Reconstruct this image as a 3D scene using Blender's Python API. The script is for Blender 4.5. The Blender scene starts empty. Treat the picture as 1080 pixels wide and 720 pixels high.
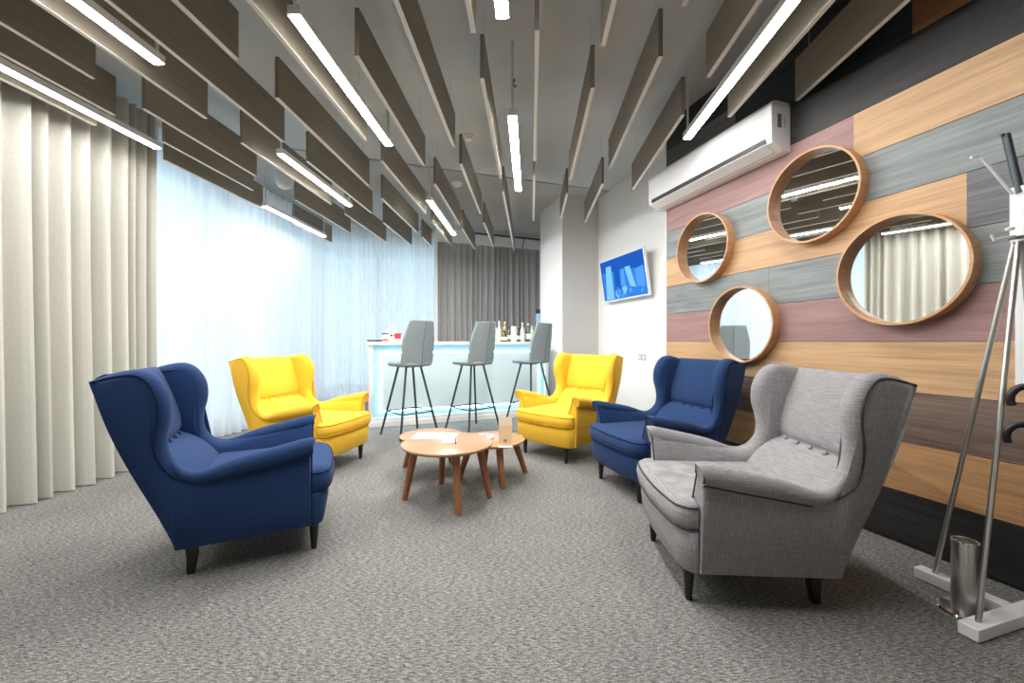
import bpy, bmesh, math, random
from mathutils import Vector, Matrix
from mathutils.bvhtree import BVHTree
R = random.Random(7)
sc = bpy.context.scene
COL = sc.collection
PI = math.pi
F, H = 420.0, 1.13            # focal length in pixels of the 1080x720 frame, lens height above floor

# ------------------------------------------------------------------ helpers
def ray(px, py):
    return Vector(((px - 540) / F, 1.0, (360 - py) / F))
def floor_pt(px, py, z=0.0):
    d = ray(px, py); t = (z - H) / d.z
    return Vector((d.x * t, t, z))

class Frame:
    """a vertical reference frame: origin on the floor, x axis turned by ang"""
    def __init__(s, x, y, ang):
        s.o = Vector((x, y, 0)); s.a = ang
        s.u = Vector((math.cos(ang), math.sin(ang), 0)); s.v = Vector((-math.sin(ang), math.cos(ang), 0))
    def w(s, x, y, z=0.0):
        return s.o + s.u * x + s.v * y + Vector((0, 0, z))
    def hit(s, px, py, yl):
        """where the ray of a pixel meets the plane y = yl of this frame: (x, z)"""
        d = ray(px, py); e = Vector((0, 0, H)) - s.o
        t = (yl - e.dot(s.v)) / d.dot(s.v)
        p = e + d * t
        return p.dot(s.u), p.z
    def M(s, x=0, y=0, z=0, rz=0):
        return Matrix.Translation(s.w(x, y, z)) @ Matrix.Rotation(s.a + rz, 4, 'Z')

WALL = Frame(1.589, 4.095, math.atan2(-.9547, .2977))   # plank wall: x toward the camera, y into the wall
AX = Frame(0, 0, math.atan2(-20.0, 420.0))               # slat axis: x lateral, y into depth
BAR = Frame(-1.874, 5.216, math.atan2(.352, .936))       # bar front: x along, y away
BACK = Frame(-3.287, 7.08, math.atan2(.352, .936))       # back curtain line

def link(o, parent=None):
    COL.objects.link(o)
    if parent is not None:
        o.parent = parent
    return o
def tag(o, label=None, cat=None, group=None, kind=None):
    if label: o['label'] = label
    if cat: o['category'] = cat
    if group: o['group'] = group
    if kind: o['kind'] = kind
    return o
def empty(name, M=None, label=None, cat=None, group=None):
    o = bpy.data.objects.new(name, None); o.empty_display_size = .1
    link(o)
    if M is not None: o.matrix_world = M
    return tag(o, label, cat, group)
def build(name, bm, mats, parent=None, M=None, smooth=True, sharp=38, bevel=0, seg=2, sub=0):
    bmesh.ops.recalc_face_normals(bm, faces=bm.faces)
    if smooth:
        lim = math.radians(sharp)
        for f in bm.faces: f.smooth = True
        for e in bm.edges:
            if len(e.link_faces) == 2 and e.calc_face_angle(0) > lim: e.smooth = False
    me = bpy.data.meshes.new(name); bm.to_mesh(me); bm.free()
    if not isinstance(mats, (list, tuple)): mats = [mats]
    for m in mats: me.materials.append(m)
    o = bpy.data.objects.new(name, me); link(o, parent)
    if M is not None:
        if parent is None: o.matrix_world = M
        else: o.matrix_local = M
    if bevel:
        b = o.modifiers.new('bevel', 'BEVEL'); b.width = bevel; b.segments = seg; b.limit_method = 'ANGLE'; b.angle_limit = math.radians(35)
    if sub:
        b = o.modifiers.new('sub', 'SUBSURF'); b.levels = sub; b.render_levels = sub
    return o
def box(bm, x0, x1, y0, y1, z0, z1, mi=0, M=None):
    vs = [Vector((x, y, z)) for x in (x0, x1) for y in (y0, y1) for z in (z0, z1)]
    if M is not None: vs = [M @ v for v in vs]
    v = [bm.verts.new(p) for p in vs]
    fs = []
    for q in ((0, 1, 3, 2), (4, 6, 7, 5), (0, 4, 5, 1), (2, 3, 7, 6), (0, 2, 6, 4), (1, 5, 7, 3)):
        f = bm.faces.new([v[i] for i in q]); f.material_index = mi; fs.append(f)
    return fs
def catmull(pts, n=6, closed=False):
    out = []; N = len(pts)
    P = [Vector(p) for p in pts]
    for i in range(N if closed else N - 1):
        p0 = P[(i - 1) % N] if closed or i > 0 else P[0] * 2 - P[1]
        p1 = P[i]; p2 = P[(i + 1) % N]
        p3 = P[(i + 2) % N] if closed or i + 2 < N else P[-1] * 2 - P[-2]
        for k in range(n):
            t = k / n
            out.append(.5 * ((2 * p1) + (p2 - p0) * t + (2 * p0 - 5 * p1 + 4 * p2 - p3) * t * t + (3 * p1 - p0 - 3 * p2 + p3) * t ** 3))
    if not closed: out.append(P[-1].copy())
    return out
def tube(bm, pts, r, seg=10, closed=False, mi=0, caps=True, sq=False):
    P = [Vector(p) for p in pts]; N = len(P)
    rs = r if isinstance(r, (list, tuple)) else [r] * N
    T = []
    for i in range(N):
        a = P[(i - 1) % N] if closed or i > 0 else P[i]
        b = P[(i + 1) % N] if closed or i < N - 1 else P[i]
        T.append((b - a).normalized())
    up = Vector((0, 0, 1)) if abs(T[0].z) < .9 else Vector((1, 0, 0))
    nrm = (up - T[0] * up.dot(T[0])).normalized()
    rings = []
    for i in range(N):
        if i: nrm = (nrm - T[i] * nrm.dot(T[i])).normalized()
        bn = T[i].cross(nrm)
        ring = []
        for k in range(seg):
            a = 2 * PI * (k + (.5 if sq else 0)) / seg
            ring.append(bm.verts.new(P[i] + (nrm * math.cos(a) + bn * math.sin(a)) * rs[i]))
        rings.append(ring)
    for i in range(N if closed else N - 1):
        A, B = rings[i], rings[(i + 1) % N]
        for k in range(seg):
            f = bm.faces.new((A[k], A[(k + 1) % seg], B[(k + 1) % seg], B[k])); f.material_index = mi
    if caps and not closed:
        for ring in (rings[0], rings[-1]):
            f = bm.faces.new(ring); f.material_index = mi
def lathe(bm, prof, seg=24, c=(0, 0, 0), mi=0, M=None):
    c = Vector(c); rings = []
    for (r, z) in prof:
        if r < 1e-5:
            p = c + Vector((0, 0, z)); rings.append([bm.verts.new(M @ p if M else p)])
        else:
            ring = []
            for k in range(seg):
                p = c + Vector((r * math.cos(2 * PI * k / seg), r * math.sin(2 * PI * k / seg), z))
                ring.append(bm.verts.new(M @ p if M else p))
            rings.append(ring)
    for A, B in zip(rings, rings[1:]):
        for k in range(seg):
            k2 = (k + 1) % seg
            q = [A[k % len(A)], A[k2 % len(A)], B[k2 % len(B)], B[k % len(B)]]
            q = list(dict.fromkeys(q))
            if len(q) > 2:
                f = bm.faces.new(q); f.material_index = mi
    for ring in (rings[0], rings[-1]):
        if len(ring) > 2:
            f = bm.faces.new(ring); f.material_index = mi
def prism(bm, outline, y0, y1, fy=None, mi=0):
    """outline of (x, z) points extruded along y; fy(x, y, z) may move y"""
    g = fy or (lambda x, y, z: y)
    A = [bm.verts.new((p[0], g(p[0], y0, p[1]), p[1])) for p in outline]
    B = [bm.verts.new((p[0], g(p[0], y1, p[1]), p[1])) for p in outline]
    n = len(outline)
    for i in range(n):
        f = bm.faces.new((A[i], A[(i + 1) % n], B[(i + 1) % n], B[i])); f.material_index = mi
    for q in (A, B):
        f = bm.faces.new(q); f.material_index = mi
def slab(bm, outline, z0, z1, mi=0):
    A = [bm.verts.new((p[0], p[1], z0)) for p in outline]; B = [bm.verts.new((p[0], p[1], z1)) for p in outline]
    n = len(outline)
    for i in range(n):
        f = bm.faces.new((A[i], A[(i + 1) % n], B[(i + 1) % n], B[i])); f.material_index = mi
    for q in (A, B):
        f = bm.faces.new(q); f.material_index = mi
def copy_tree(o, parent=None):
    c = o.copy(); COL.objects.link(c)
    if parent is not None: c.parent = parent
    for ch in list(o.children): copy_tree(ch, c)
    return c

# ------------------------------------------------------------------ materials
def mat(name, color=(.8, .8, .8), rough=.5, metal=0.0, emit=None, estr=0, spec=None, sheen=0, trans=0, alpha=1, coat=0):
    m = bpy.data.materials.new(name); m.use_nodes = True
    b = m.node_tree.nodes['Principled BSDF']
    b.inputs['Base Color'].default_value = (*color, 1); b.inputs['Roughness'].default_value = rough
    b.inputs['Metallic'].default_value = metal
    if emit: b.inputs['Emission Color'].default_value = (*emit, 1); b.inputs['Emission Strength'].default_value = estr
    if spec is not None: b.inputs['Specular IOR Level'].default_value = spec
    if sheen: b.inputs['Sheen Weight'].default_value = sheen
    if trans: b.inputs['Transmission Weight'].default_value = trans
    if coat: b.inputs['Coat Weight'].default_value = coat; b.inputs['Coat Roughness'].default_value = .15
    b.inputs['Alpha'].default_value = alpha
    return m
class NT:
    def __init__(s, m): s.t = m.node_tree; s.b = s.t.nodes['Principled BSDF']
    def n(s, kind, **kw):
        o = s.t.nodes.new(kind)
        for k, v in kw.items():
            if k in o.inputs.keys(): o.inputs[k].default_value = v
            else: setattr(o, k, v)
        return o
    def l(s, a, b): s.t.links.new(a, b)
def ramp(nt, fac, stops):
    r = nt.n('ShaderNodeValToRGB'); nt.l(fac, r.inputs['Fac'])
    el = r.color_ramp.elements
    while len(el) < len(stops): el.new(.5)
    for e, (p, c) in zip(el, stops): e.position = p; e.color = (*c, 1)
    return r.outputs['Color']
def coords(nt, scale, rot=(0, 0, 0), island=False):
    tc = nt.n('ShaderNodeTexCoord'); mp = nt.n('ShaderNodeMapping')
    mp.inputs['Scale'].default_value = scale; mp.inputs['Rotation'].default_value = rot
    nt.l(tc.outputs['Object'], mp.inputs['Vector'])
    if island:
        g = nt.n('ShaderNodeNewGeometry'); ml = nt.n('ShaderNodeMath', operation='MULTIPLY'); ml.inputs[1].default_value = 40
        nt.l(g.outputs['Random Per Island'], ml.inputs[0])
        cb = nt.n('ShaderNodeCombineXYZ')
        for i in range(3): nt.l(ml.outputs[0], cb.inputs[i])
        nt.l(cb.outputs[0], mp.inputs['Location'])
    return mp.outputs['Vector']
def sc3(c, k): return tuple(min(1, x * k) for x in c)
def wood(name, c, scale=(1.6, 14, 26), contrast=.35, rough=.5, island=True, bump=.08, saw=.25, c2=None):
    m = mat(name, c, rough); nt = NT(m)
    v = coords(nt, scale, island=island)
    a = nt.n('ShaderNodeTexNoise', Scale=1.0, Detail=6.0, Roughness=.62, Distortion=.35); nt.l(v, a.inputs['Vector'])
    lo, hi = sc3(c, 1 - contrast), sc3(c2 or c, 1 + contrast * .7)
    col = ramp(nt, a.outputs['Fac'], [(.28, lo), (.5, c), (.74, hi)])
    v2 = coords(nt, (scale[0] * 1.5, scale[1] * 5, scale[2] * 5), island=island)
    g = nt.n('ShaderNodeTexNoise', Scale=1.0, Detail=3.0, Roughness=.7); nt.l(v2, g.inputs['Vector'])
    gc = ramp(nt, g.outputs['Fac'], [(.3, (1 - saw,) * 3), (.62, (1.0,) * 3)])
    mx = nt.n('ShaderNodeMix', data_type='RGBA', blend_type='MULTIPLY'); mx.inputs[0].default_value = 1
    nt.l(col, mx.inputs[6]); nt.l(gc, mx.inputs[7]); nt.l(mx.outputs[2], nt.b.inputs['Base Color'])
    bp = nt.n('ShaderNodeBump', Strength=bump, Distance=.01); nt.l(g.outputs['Fac'], bp.inputs['Height']); nt.l(bp.outputs[0], nt.b.inputs['Normal'])
    return m
def fabric(name, c, var=.18, weave=260, bump=.25, sheen=.25, slub=0.0):
    m = mat(name, c, .92, spec=.25, sheen=sheen); nt = NT(m)
    v = coords(nt, (weave, weave, weave))
    n1 = nt.n('ShaderNodeTexNoise', Scale=1.0, Detail=2.0); nt.l(v, n1.inputs['Vector'])
    col = ramp(nt, n1.outputs['Fac'], [(.3, sc3(c, 1 - var)), (.7, sc3(c, 1 + var))])
    if slub:
        outs = []
        for s in ((14, 14, 420), (420, 420, 14)):
            v2 = coords(nt, s); n2 = nt.n('ShaderNodeTexNoise', Scale=1.0, Detail=2.0); nt.l(v2, n2.inputs['Vector'])
            outs.append(ramp(nt, n2.outputs['Fac'], [(.35, (1 - slub,) * 3), (.65, (1.0,) * 3)]))
        for o in outs:
            mx = nt.n('ShaderNodeMix', data_type='RGBA', blend_type='MULTIPLY'); mx.inputs[0].default_value = 1
            nt.l(col, mx.inputs[6]); nt.l(o, mx.inputs[7]); col = mx.outputs[2]
    nt.l(col, nt.b.inputs['Base Color'])
    bp = nt.n('ShaderNodeBump', Strength=bump, Distance=.002); nt.l(n1.outputs['Fac'], bp.inputs['Height']); nt.l(bp.outputs[0], nt.b.inputs['Normal'])
    return m
def paint(name, c, rough=.6, var=.04):
    m = mat(name, c, rough); nt = NT(m)
    v = coords(nt, (2.2, 2.2, 2.2)); n1 = nt.n('ShaderNodeTexNoise', Scale=1.0, Detail=4.0); nt.l(v, n1.inputs['Vector'])
    nt.l(ramp(nt, n1.outputs['Fac'], [(.3, sc3(c, 1 - var)), (.7, sc3(c, 1 + var))]), nt.b.inputs['Base Color'])
    return m
def emission(name, c, s):
    m = bpy.data.materials.new(name); m.use_nodes = True
    t = m.node_tree; t.nodes.clear()
    e = t.nodes.new('ShaderNodeEmission'); e.inputs[0].default_value = (*c, 1); e.inputs[1].default_value = s
    o = t.nodes.new('ShaderNodeOutputMaterial'); t.links.new(e.outputs[0], o.inputs[0])
    return m
def sheer_mat(name, c, tl=.6, tr=.1):
    m = bpy.data.materials.new(name); m.use_nodes = True
    t = m.node_tree; t.nodes.clear(); N = t.nodes.new
    d = N('ShaderNodeBsdfDiffuse'); d.inputs[0].default_value = (*c, 1)
    l = N('ShaderNodeBsdfTranslucent'); l.inputs[0].default_value = (*c, 1)
    p = N('ShaderNodeBsdfTransparent')
    m1 = N('ShaderNodeMixShader'); m1.inputs[0].default_value = tl
    t.links.new(d.outputs[0], m1.inputs[1]); t.links.new(l.outputs[0], m1.inputs[2])
    m2 = N('ShaderNodeMixShader'); m2.inputs[0].default_value = tr
    t.links.new(m1.outputs[0], m2.inputs[1]); t.links.new(p.outputs[0], m2.inputs[2])
    o = N('ShaderNodeOutputMaterial'); t.links.new(m2.outputs[0], o.inputs[0])
    return m
def pane_mat(name):
    m = bpy.data.materials.new(name); m.use_nodes = True
    t = m.node_tree; t.nodes.clear(); N = t.nodes.new
    g = N('ShaderNodeBsdfGlossy'); g.inputs['Roughness'].default_value = .02
    p = N('ShaderNodeBsdfTransparent'); p.inputs[0].default_value = (.93, .96, .97, 1)
    mx = N('ShaderNodeMixShader'); mx.inputs[0].default_value = .07
    t.links.new(p.outputs[0], mx.inputs[1]); t.links.new(g.outputs[0], mx.inputs[2])
    o = N('ShaderNodeOutputMaterial'); t.links.new(mx.outputs[0], o.inputs[0])
    return m

M = {}
M['white_wall'] = paint('white_wall_paint', (.88, .88, .87), .7, .02)
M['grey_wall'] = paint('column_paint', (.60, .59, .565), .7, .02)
M['ceiling'] = paint('ceiling_paint', (.55, .585, .60), .8, .05)
M['soffit'] = paint('soffit_paint', (.43, .42, .40), .8, .05)
M['white'] = mat('white_lacquer', (.88, .88, .88), .35)
M['white_plastic'] = mat('white_plastic', (.80, .80, .81), .4)
M['dark_slot'] = mat('dark_slot', (.02, .02, .022), .5)
M['black'] = mat('black_plastic', (.012, .012, .013), .4)
M['steel'] = mat('brushed_steel', (.62, .61, .58), .32, 1)
M['chrome'] = mat('chrome', (.8, .8, .8), .12, 1)
M['dark_metal'] = mat('dark_metal', (.06, .075, .085), .42, .6)
M['black_wood'] = mat('black_stained_wood', (.012, .010, .009), .35)
M['slat'] = wood('slat_wood', (.25, .218, .17), (40, 1.3, 16), .22, .45, island=False, bump=.03, saw=.12)
M['slat_edge'] = mat('slat_edge', (.74, .72, .67), .5)
M['walnut'] = wood('walnut_table', (.34, .135, .055), (9, 9, 5), .3, .35, island=False, saw=.2)
M['table_top'] = wood('table_top_wood', (.52, .29, .165), (3, 22, 22), .22, .22, island=False, saw=.15)
M['oak'] = wood('mirror_frame_wood', (.62, .34, .165), (4, 4, 30), .2, .4, island=False, saw=.15)
M['navy'] = fabric('navy_fabric', (.015, .042, .125), .3, sheen=.05)
M['navy_seam'] = fabric('navy_seam', (.008, .02, .06), .2, sheen=0)
M['yellow_seam'] = fabric('yellow_seam', (.60, .34, .012), .1, sheen=0)
M['grey_seam'] = fabric('grey_seam', (.055, .053, .053), .1, sheen=0)
M['yellow'] = fabric('yellow_fabric', (.90, .535, .045), .06, sheen=.05)
M['grey_fab'] = fabric('grey_slub_fabric', (.38, .37, .378), .2, slub=.28, sheen=.05)
M['stool_fab'] = fabric('stool_fabric', (.25, .305, .33), .1, weave=120, sheen=.05)
M['beige'] = fabric('beige_curtain_fabric', (.58, .57, .515), .05, weave=90, bump=.1, sheen=.1)
M['dark_cur'] = fabric('dark_curtain_fabric', (.44, .43, .425), .1, weave=90, bump=.1, sheen=.1)
M['sheer'] = sheer_mat('sheer_voile', (.90, .91, .92), .72, .10)
M['mirror'] = mat('mirror_glass', (.93, .94, .93), .0, 1)
M['pane'] = pane_mat('window_glass')
M['tube_light'] = emission('led_diffuser', (1.0, .985, .96), 112)
M['tube_far'] = emission('led_diffuser_back', (1.0, .985, .96), 165)
M['tube_soft'] = emission('led_diffuser_soft', (1.0, .985, .96), 40)
M['bar_led'] = emission('bar_led', (.34, .76, 1.0), 13)
M['bar_glow'] = mat('bar_backlit_acrylic', (.42, .60, .63), .3, emit=(.46, .80, .88), estr=.16)
M['bar_panel'] = mat('bar_panel', (.56, .65, .66), .35, emit=(.60, .84, .90), estr=.24)
M['paper'] = mat('paper', (.86, .86, .86), .7)
M['glass'] = mat('clear_glass', (.9, .94, .93), .05, trans=.85)
M['green_glass'] = mat('green_glass', (.02, .10, .05), .08, coat=.5)
M['brown_glass'] = mat('brown_glass', (.06, .03, .012), .08, coat=.5)
M['gold_liq'] = mat('amber_spirit', (.55, .36, .10), .1, coat=.5)
M['clear_bot'] = mat('pale_bottle', (.62, .66, .64), .1, coat=.5)
M['cream'] = mat('cream_label', (.8, .76, .62), .6)
M['red'] = mat('red_print', (.5, .03, .05), .45)
M['blue_pale'] = mat('pale_blue', (.35, .62, .85), .4)
M['peach'] = mat('peach_print', (.90, .60, .33), .5)
M['peach_light'] = mat('peach_light_print', (.88, .72, .55), .5)

def carpet():
    m = mat('carpet_loop', (.2, .2, .19), .95, spec=.15); nt = NT(m)
    rot = (0, 0, -math.radians(17))
    n = []
    for s in ((40, 190, 60), (130, 330, 60), (3.0, 3.0, 3.0)):
        v = coords(nt, s, rot); a = nt.n('ShaderNodeTexNoise', Scale=1.0, Detail=3.0, Roughness=.7); nt.l(v, a.inputs['Vector']); n.append(a.outputs['Fac'])
    c1 = ramp(nt, n[0], [(.36, (.11, .108, .103)), (.5, (.295, .288, .273)), (.66, (.55, .533, .50))])
    c2 = ramp(nt, n[1], [(.40, (.42, .42, .42)), (.60, (1, 1, 1))])
    c3 = ramp(nt, n[2], [(.3, (.86, .86, .86)), (.7, (1, 1, 1))])
    col = c1
    for c in (c2, c3):
        mx = nt.n('ShaderNodeMix', data_type='RGBA', blend_type='MULTIPLY'); mx.inputs[0].default_value = 1
        nt.l(col, mx.inputs[6]); nt.l(c, mx.inputs[7]); col = mx.outputs[2]
    nt.l(col, nt.b.inputs['Base Color'])
    bp = nt.n('ShaderNodeBump', Strength=.6, Distance=.006); nt.l(n[0], bp.inputs['Height']); nt.l(bp.outputs[0], nt.b.inputs['Normal'])
    return m
M['carpet'] = carpet()

# ------------------------------------------------------------------ camera, world
cam = bpy.data.cameras.new('camera'); co = bpy.data.objects.new('camera', cam); link(co)
cam.sensor_width = 36; cam.lens = 36 * F / 1080; cam.clip_start = .02; cam.clip_end = 200
co.location = (0, 0, H); co.rotation_euler = (PI / 2, 0, 0)
sc.camera = co
w = bpy.data.worlds.new('sky'); sc.world = w; w.use_nodes = True
bg = w.node_tree.nodes['Background']; bg.inputs[0].default_value = (.66, .86, 1.0, 1); bg.inputs[1].default_value = 2.1
sc.view_settings.view_transform = 'Standard'; sc.view_settings.look = 'None'; sc.view_settings.exposure = 0.25; sc.view_settings.gamma = 1
try: sc.view_settings.use_curve_mapping = False
except Exception: pass
sc.cycles.use_denoising = True
sc.cycles.max_bounces = 10; sc.cycles.diffuse_bounces = 6; sc.cycles.glossy_bounces = 5; sc.cycles.transmission_bounces = 8; sc.cycles.transparent_max_bounces = 12
sc.cycles.sample_clamp_indirect = 8; sc.cycles.caustics_reflective = False; sc.cycles.caustics_refractive = False

# ------------------------------------------------------------------ room shell
CZ = 3.36
def struct(o): o['kind'] = 'structure'; return o
bm = bmesh.new(); box(bm, -4.6, 4.6, -3.0, 10.6, -.12, 0); struct(build('floor', bm, M['carpet'], smooth=False))
bm = bmesh.new(); box(bm, -4.6, 4.6, -3.0, 10.6, CZ, CZ + .15); struct(build('ceiling', bm, M['ceiling'], smooth=False))
SOF = Frame(-.5, 5.26, math.atan2(.309, .951))
bm = bmesh.new(); box(bm, -3.6, 3.2, 0, 4.2, CZ - .015, CZ - .001); struct(build('ceiling_bulkhead', bm, M['soffit'], M=SOF.M(), smooth=False))
# wall behind the camera
bm = bmesh.new(); box(bm, -4.6, 4.6, -2.75, -2.6, 0, CZ); struct(build('wall_front', bm, M['white_wall'], smooth=False))
# left wall with the window band
LW = -3.86; DW0, DW1, ZW0, ZW1 = 3.45, 6.98, .12, 3.0
bm = bmesh.new()
box(bm, LW - .2, LW, -3, DW0, 0, CZ); box(bm, LW - .2, LW, DW0, DW1 + .25, 0, ZW0); box(bm, LW - .2, LW, DW0, DW1 + .25, ZW1, CZ)
struct(build('wall_left', bm, M['white_wall'], M=AX.M(), smooth=False))
# back wall with a window bay, then solid behind the dark curtain
BW = .24; T0, T1 = -.25, 1.98
bm = bmesh.new()
box(bm, -.75, T0, BW, BW + .2, 0, CZ); box(bm, T0, T1, BW, BW + .2, 0, ZW0); box(bm, T0, T1, BW, BW + .2, ZW1, CZ); box(bm, T1, 6.2, BW, BW + .2, 0, CZ)
struct(build('wall_back', bm, M['white_wall'], M=BACK.M(), smooth=False))
def window(idx, fr, x0, x1, z0, z1, rot_axis):
    bm = bmesh.new(); t = .05
    if rot_axis == 'left':
        for (a, b, c, d) in ((x0, x1, z0, z0 + t), (x0, x1, z1 - t, z1), (x0, x0 + t, z0, z1), (x1 - t, x1, z0, z1)):
            box(bm, LW - .14, LW - .06, a, b, c, d)
    else:
        for (a, b, c, d) in ((x0, x1, z0, z0 + t), (x0, x1, z1 - t, z1), (x0, x0 + t, z0, z1), (x1 - t, x1, z0, z1)):
            box(bm, a, b, BW + .06, BW + .14, c, d)
    f = struct(build('window_%d' % idx, bm, M['white_plastic'], M=fr.M(), smooth=False))
    bm = bmesh.new()
    if rot_axis == 'left': box(bm, LW - .104, LW - .096, x0 + t, x1 - t, z0 + t, z1 - t)
    else: box(bm, x0 + t, x1 - t, BW + .096, BW + .104, z0 + t, z1 - t)
    build('window_pane', bm, M['pane'], parent=f, smooth=False)
for i in range(3):
    a = DW0 + i * (DW1 - DW0) / 3; window(i + 1, AX, a, a + (DW1 - DW0) / 3, ZW0, ZW1, 'left')
for i in range(2):
    a = T0 + i * (T1 - T0) / 2; window(i + 4, BACK, a, a + (T1 - T0) / 2, ZW0, ZW1, 'back')
# white wall, column
YR = .382
bm = bmesh.new(); box(bm, -4.6, .02, YR, YR + .3, 0, CZ); struct(build('wall_right_white', bm, M['white_wall'], M=WALL.M(), smooth=False))
bm = bmesh.new()
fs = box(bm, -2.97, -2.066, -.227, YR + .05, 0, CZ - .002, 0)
fs[2].material_index = 1  # left face painted lighter than the front, standing for the window light on it
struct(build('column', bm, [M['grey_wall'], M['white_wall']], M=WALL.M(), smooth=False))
# plank wall
P = H / 4.05
def sx(px): return WALL.hit(px, 360, 0)[0]
END = 7.1
O_, G_, K_, B_, MV, O2, G2, OL, TB = range(9)
rows = {  # row index from the lens-height seam: (joint positions, board kinds)
    -5: ([0], [K_]), -4: ([0, 2.9], [K_, G2]), -3: ([0, 2.62], [O2, O2]), -2: ([0, 3.4], [B_, B_]),
    -1: ([0, 3.7], [O_, G_]), 0: ([0, 3.2], [MV, O_]), 1: ([0, 1.15, 3.3], [G_, G_, MV]), 2: ([0, sx(1020)], [O_, G2]),
    3: ([0, 2.9], [G_, G_]), 4: ([0, sx(900), 4.0], [MV, O_, K_]), 5: ([0, 3.5], [K_, O_]), 6: ([0, .85, sx(962), 3.6], [G2, TB, OL, K_]), 7: ([0], [K_])}
bm = bmesh.new()
for r, (js, ks) in rows.items():
    z0, z1 = max(0.0, H + r * P), min(CZ, H + (r + 1) * P)
    if z1 - z0 < .01: continue
    for i, k in enumerate(ks):
        a = js[i]; b = js[i + 1] if i + 1 < len(js) else END
        box(bm, a + .0008, b - .0008, 0, .02, z0 + .0022, z1 - .0022, k)
box(bm, 0, END, .012, .36, 0, CZ, 9)
box(bm, -.012, 0, -.004, YR + .02, 0, CZ, 9)
pw = [wood('plank_tan', (.62, .385, .20), contrast=.25), wood('plank_grey', (.25, .275, .275), contrast=.45, saw=.3),
      wood('plank_charcoal', (.027, .025, .025), contrast=.9, saw=.5), wood('plank_brown', (.20, .135, .105), contrast=.45, saw=.4),
      wood('plank_mauve', (.37, .215, .205), contrast=.25), wood('plank_orange', (.53, .29, .13), contrast=.35),
      wood('plank_slate', (.17, .175, .19), contrast=.4, saw=.4), wood('plank_chestnut', (.26, .12, .05), contrast=.35),
      wood('plank_teal_black', (.018, .026, .030), contrast=.4), M['white_wall']]
struct(build('wall_right', bm, pw, M=WALL.M(), smooth=False))
# pelmet over the dark curtain and the thin dark pipe under the ceiling
bm = bmesh.new(); box(bm, 1.93, 5.2, -.02, .20, 3.10, CZ - .016); struct(build('trim_1', bm, M['white_wall'], M=BACK.M(), smooth=False))
bm = bmesh.new(); box(bm, 1.90, 1.955, -.05, .20, 0, 3.28); struct(build('trim_2', bm, M['white_wall'], M=BACK.M(), smooth=False))
bm = bmesh.new()
tube(bm, catmull([(2.55, -.16, 3.27), (3.2, -.16, 3.27), (3.75, -.16, 3.27), (4.05, -.22, 3.25), (4.25, -.42, 3.20)], 6), .022, 8)
tube(bm, [(3.72, -.16, 3.25), (3.70, -.10, 3.05)], .012, 6)
o = build('ceiling_pipe', bm, M['dark_metal'], M=BACK.M()); tag(o, 'thin dark pipe under the ceiling above the dark curtain', 'pipe')

# ------------------------------------------------------------------ curtains
def curtain(name, frame, x0, x1, y, z0, z1, folds, amp, m, seed, label, cat='curtain', along='x', per=14, flare=.25, lean=0):
    rr = random.Random(seed)
    ws = [rr.uniform(.55, 1.45) for _ in range(folds)]; tot = sum(ws)
    prof = []; pos = 0
    for i, wd in enumerate(ws):
        a = amp * rr.uniform(.6, 1.15); sk = rr.uniform(-.25, .25)
        for k in range(per):
            t = k / per
            ph = 2 * PI * (t + sk * math.sin(2 * PI * t) / (2 * PI) * .8)
            s = math.cos(ph); s = math.copysign(abs(s) ** .62, s)
            prof.append(((pos + wd * t) / tot, s * a))
        pos += wd
    prof.append((1.0, prof[0][1]))
    nz = 10
    drift = [[rr.uniform(-1, 1) * amp * .35 for _ in range(4)] for _ in range(2)]
    bm = bmesh.new(); grid = []
    for j in range(nz + 1):
        v = j / nz; row = []
        z = z0 + (z1 - z0) * v
        k = 1 + flare * (1 - v) - .25 * v
        for (t, o) in prof:
            wob = amp * .3 * math.sin(7 * t + 3 * v + seed) + amp * .25 * (1 - v) * math.sin(23 * t + seed * 2.3)
            x = x0 + (x1 - x0) * t + amp * .35 * (1 - v) * math.sin(17 * t + seed)
            yy = y + o * k + wob
            row.append(bm.verts.new((x, yy, z + (rr.uniform(0, .004) if j == 0 else 0)) if along == 'x' else (yy, x, z)))
        grid.append(row)
    for A, B in zip(grid, grid[1:]):
        for i in range(len(A) - 1): bm.faces.new((A[i], A[i + 1], B[i + 1], B[i]))
    ob = build(name, bm, m, M=frame.M(), sharp=180)
    tag(ob, label, cat); return ob
curtain('curtain', AX, -1.2, 3.55, -3.55, .006, 3.24, 40, .070, M['beige'], 3, 'beige opaque curtain hanging in deep folds at the left edge', along='y')
curtain('sheer_curtain', AX, 3.52, 6.92, -3.67, .01, 3.24, 24, .048, M['sheer'], 5, 'white sheer curtain over the window beside the beige curtain', along='y')
curtain('sheer_curtain', BACK, -.02, 1.90, .06, .01, 3.24, 26, .034, M['sheer'], 8, 'white sheer curtain behind the left end of the bar', per=10)
curtain('curtain', BACK, 1.96, 4.9, .07, .01, 3.11, 26, .045, M['dark_cur'], 11, 'dark grey curtain hanging behind the bar', per=12)

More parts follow.
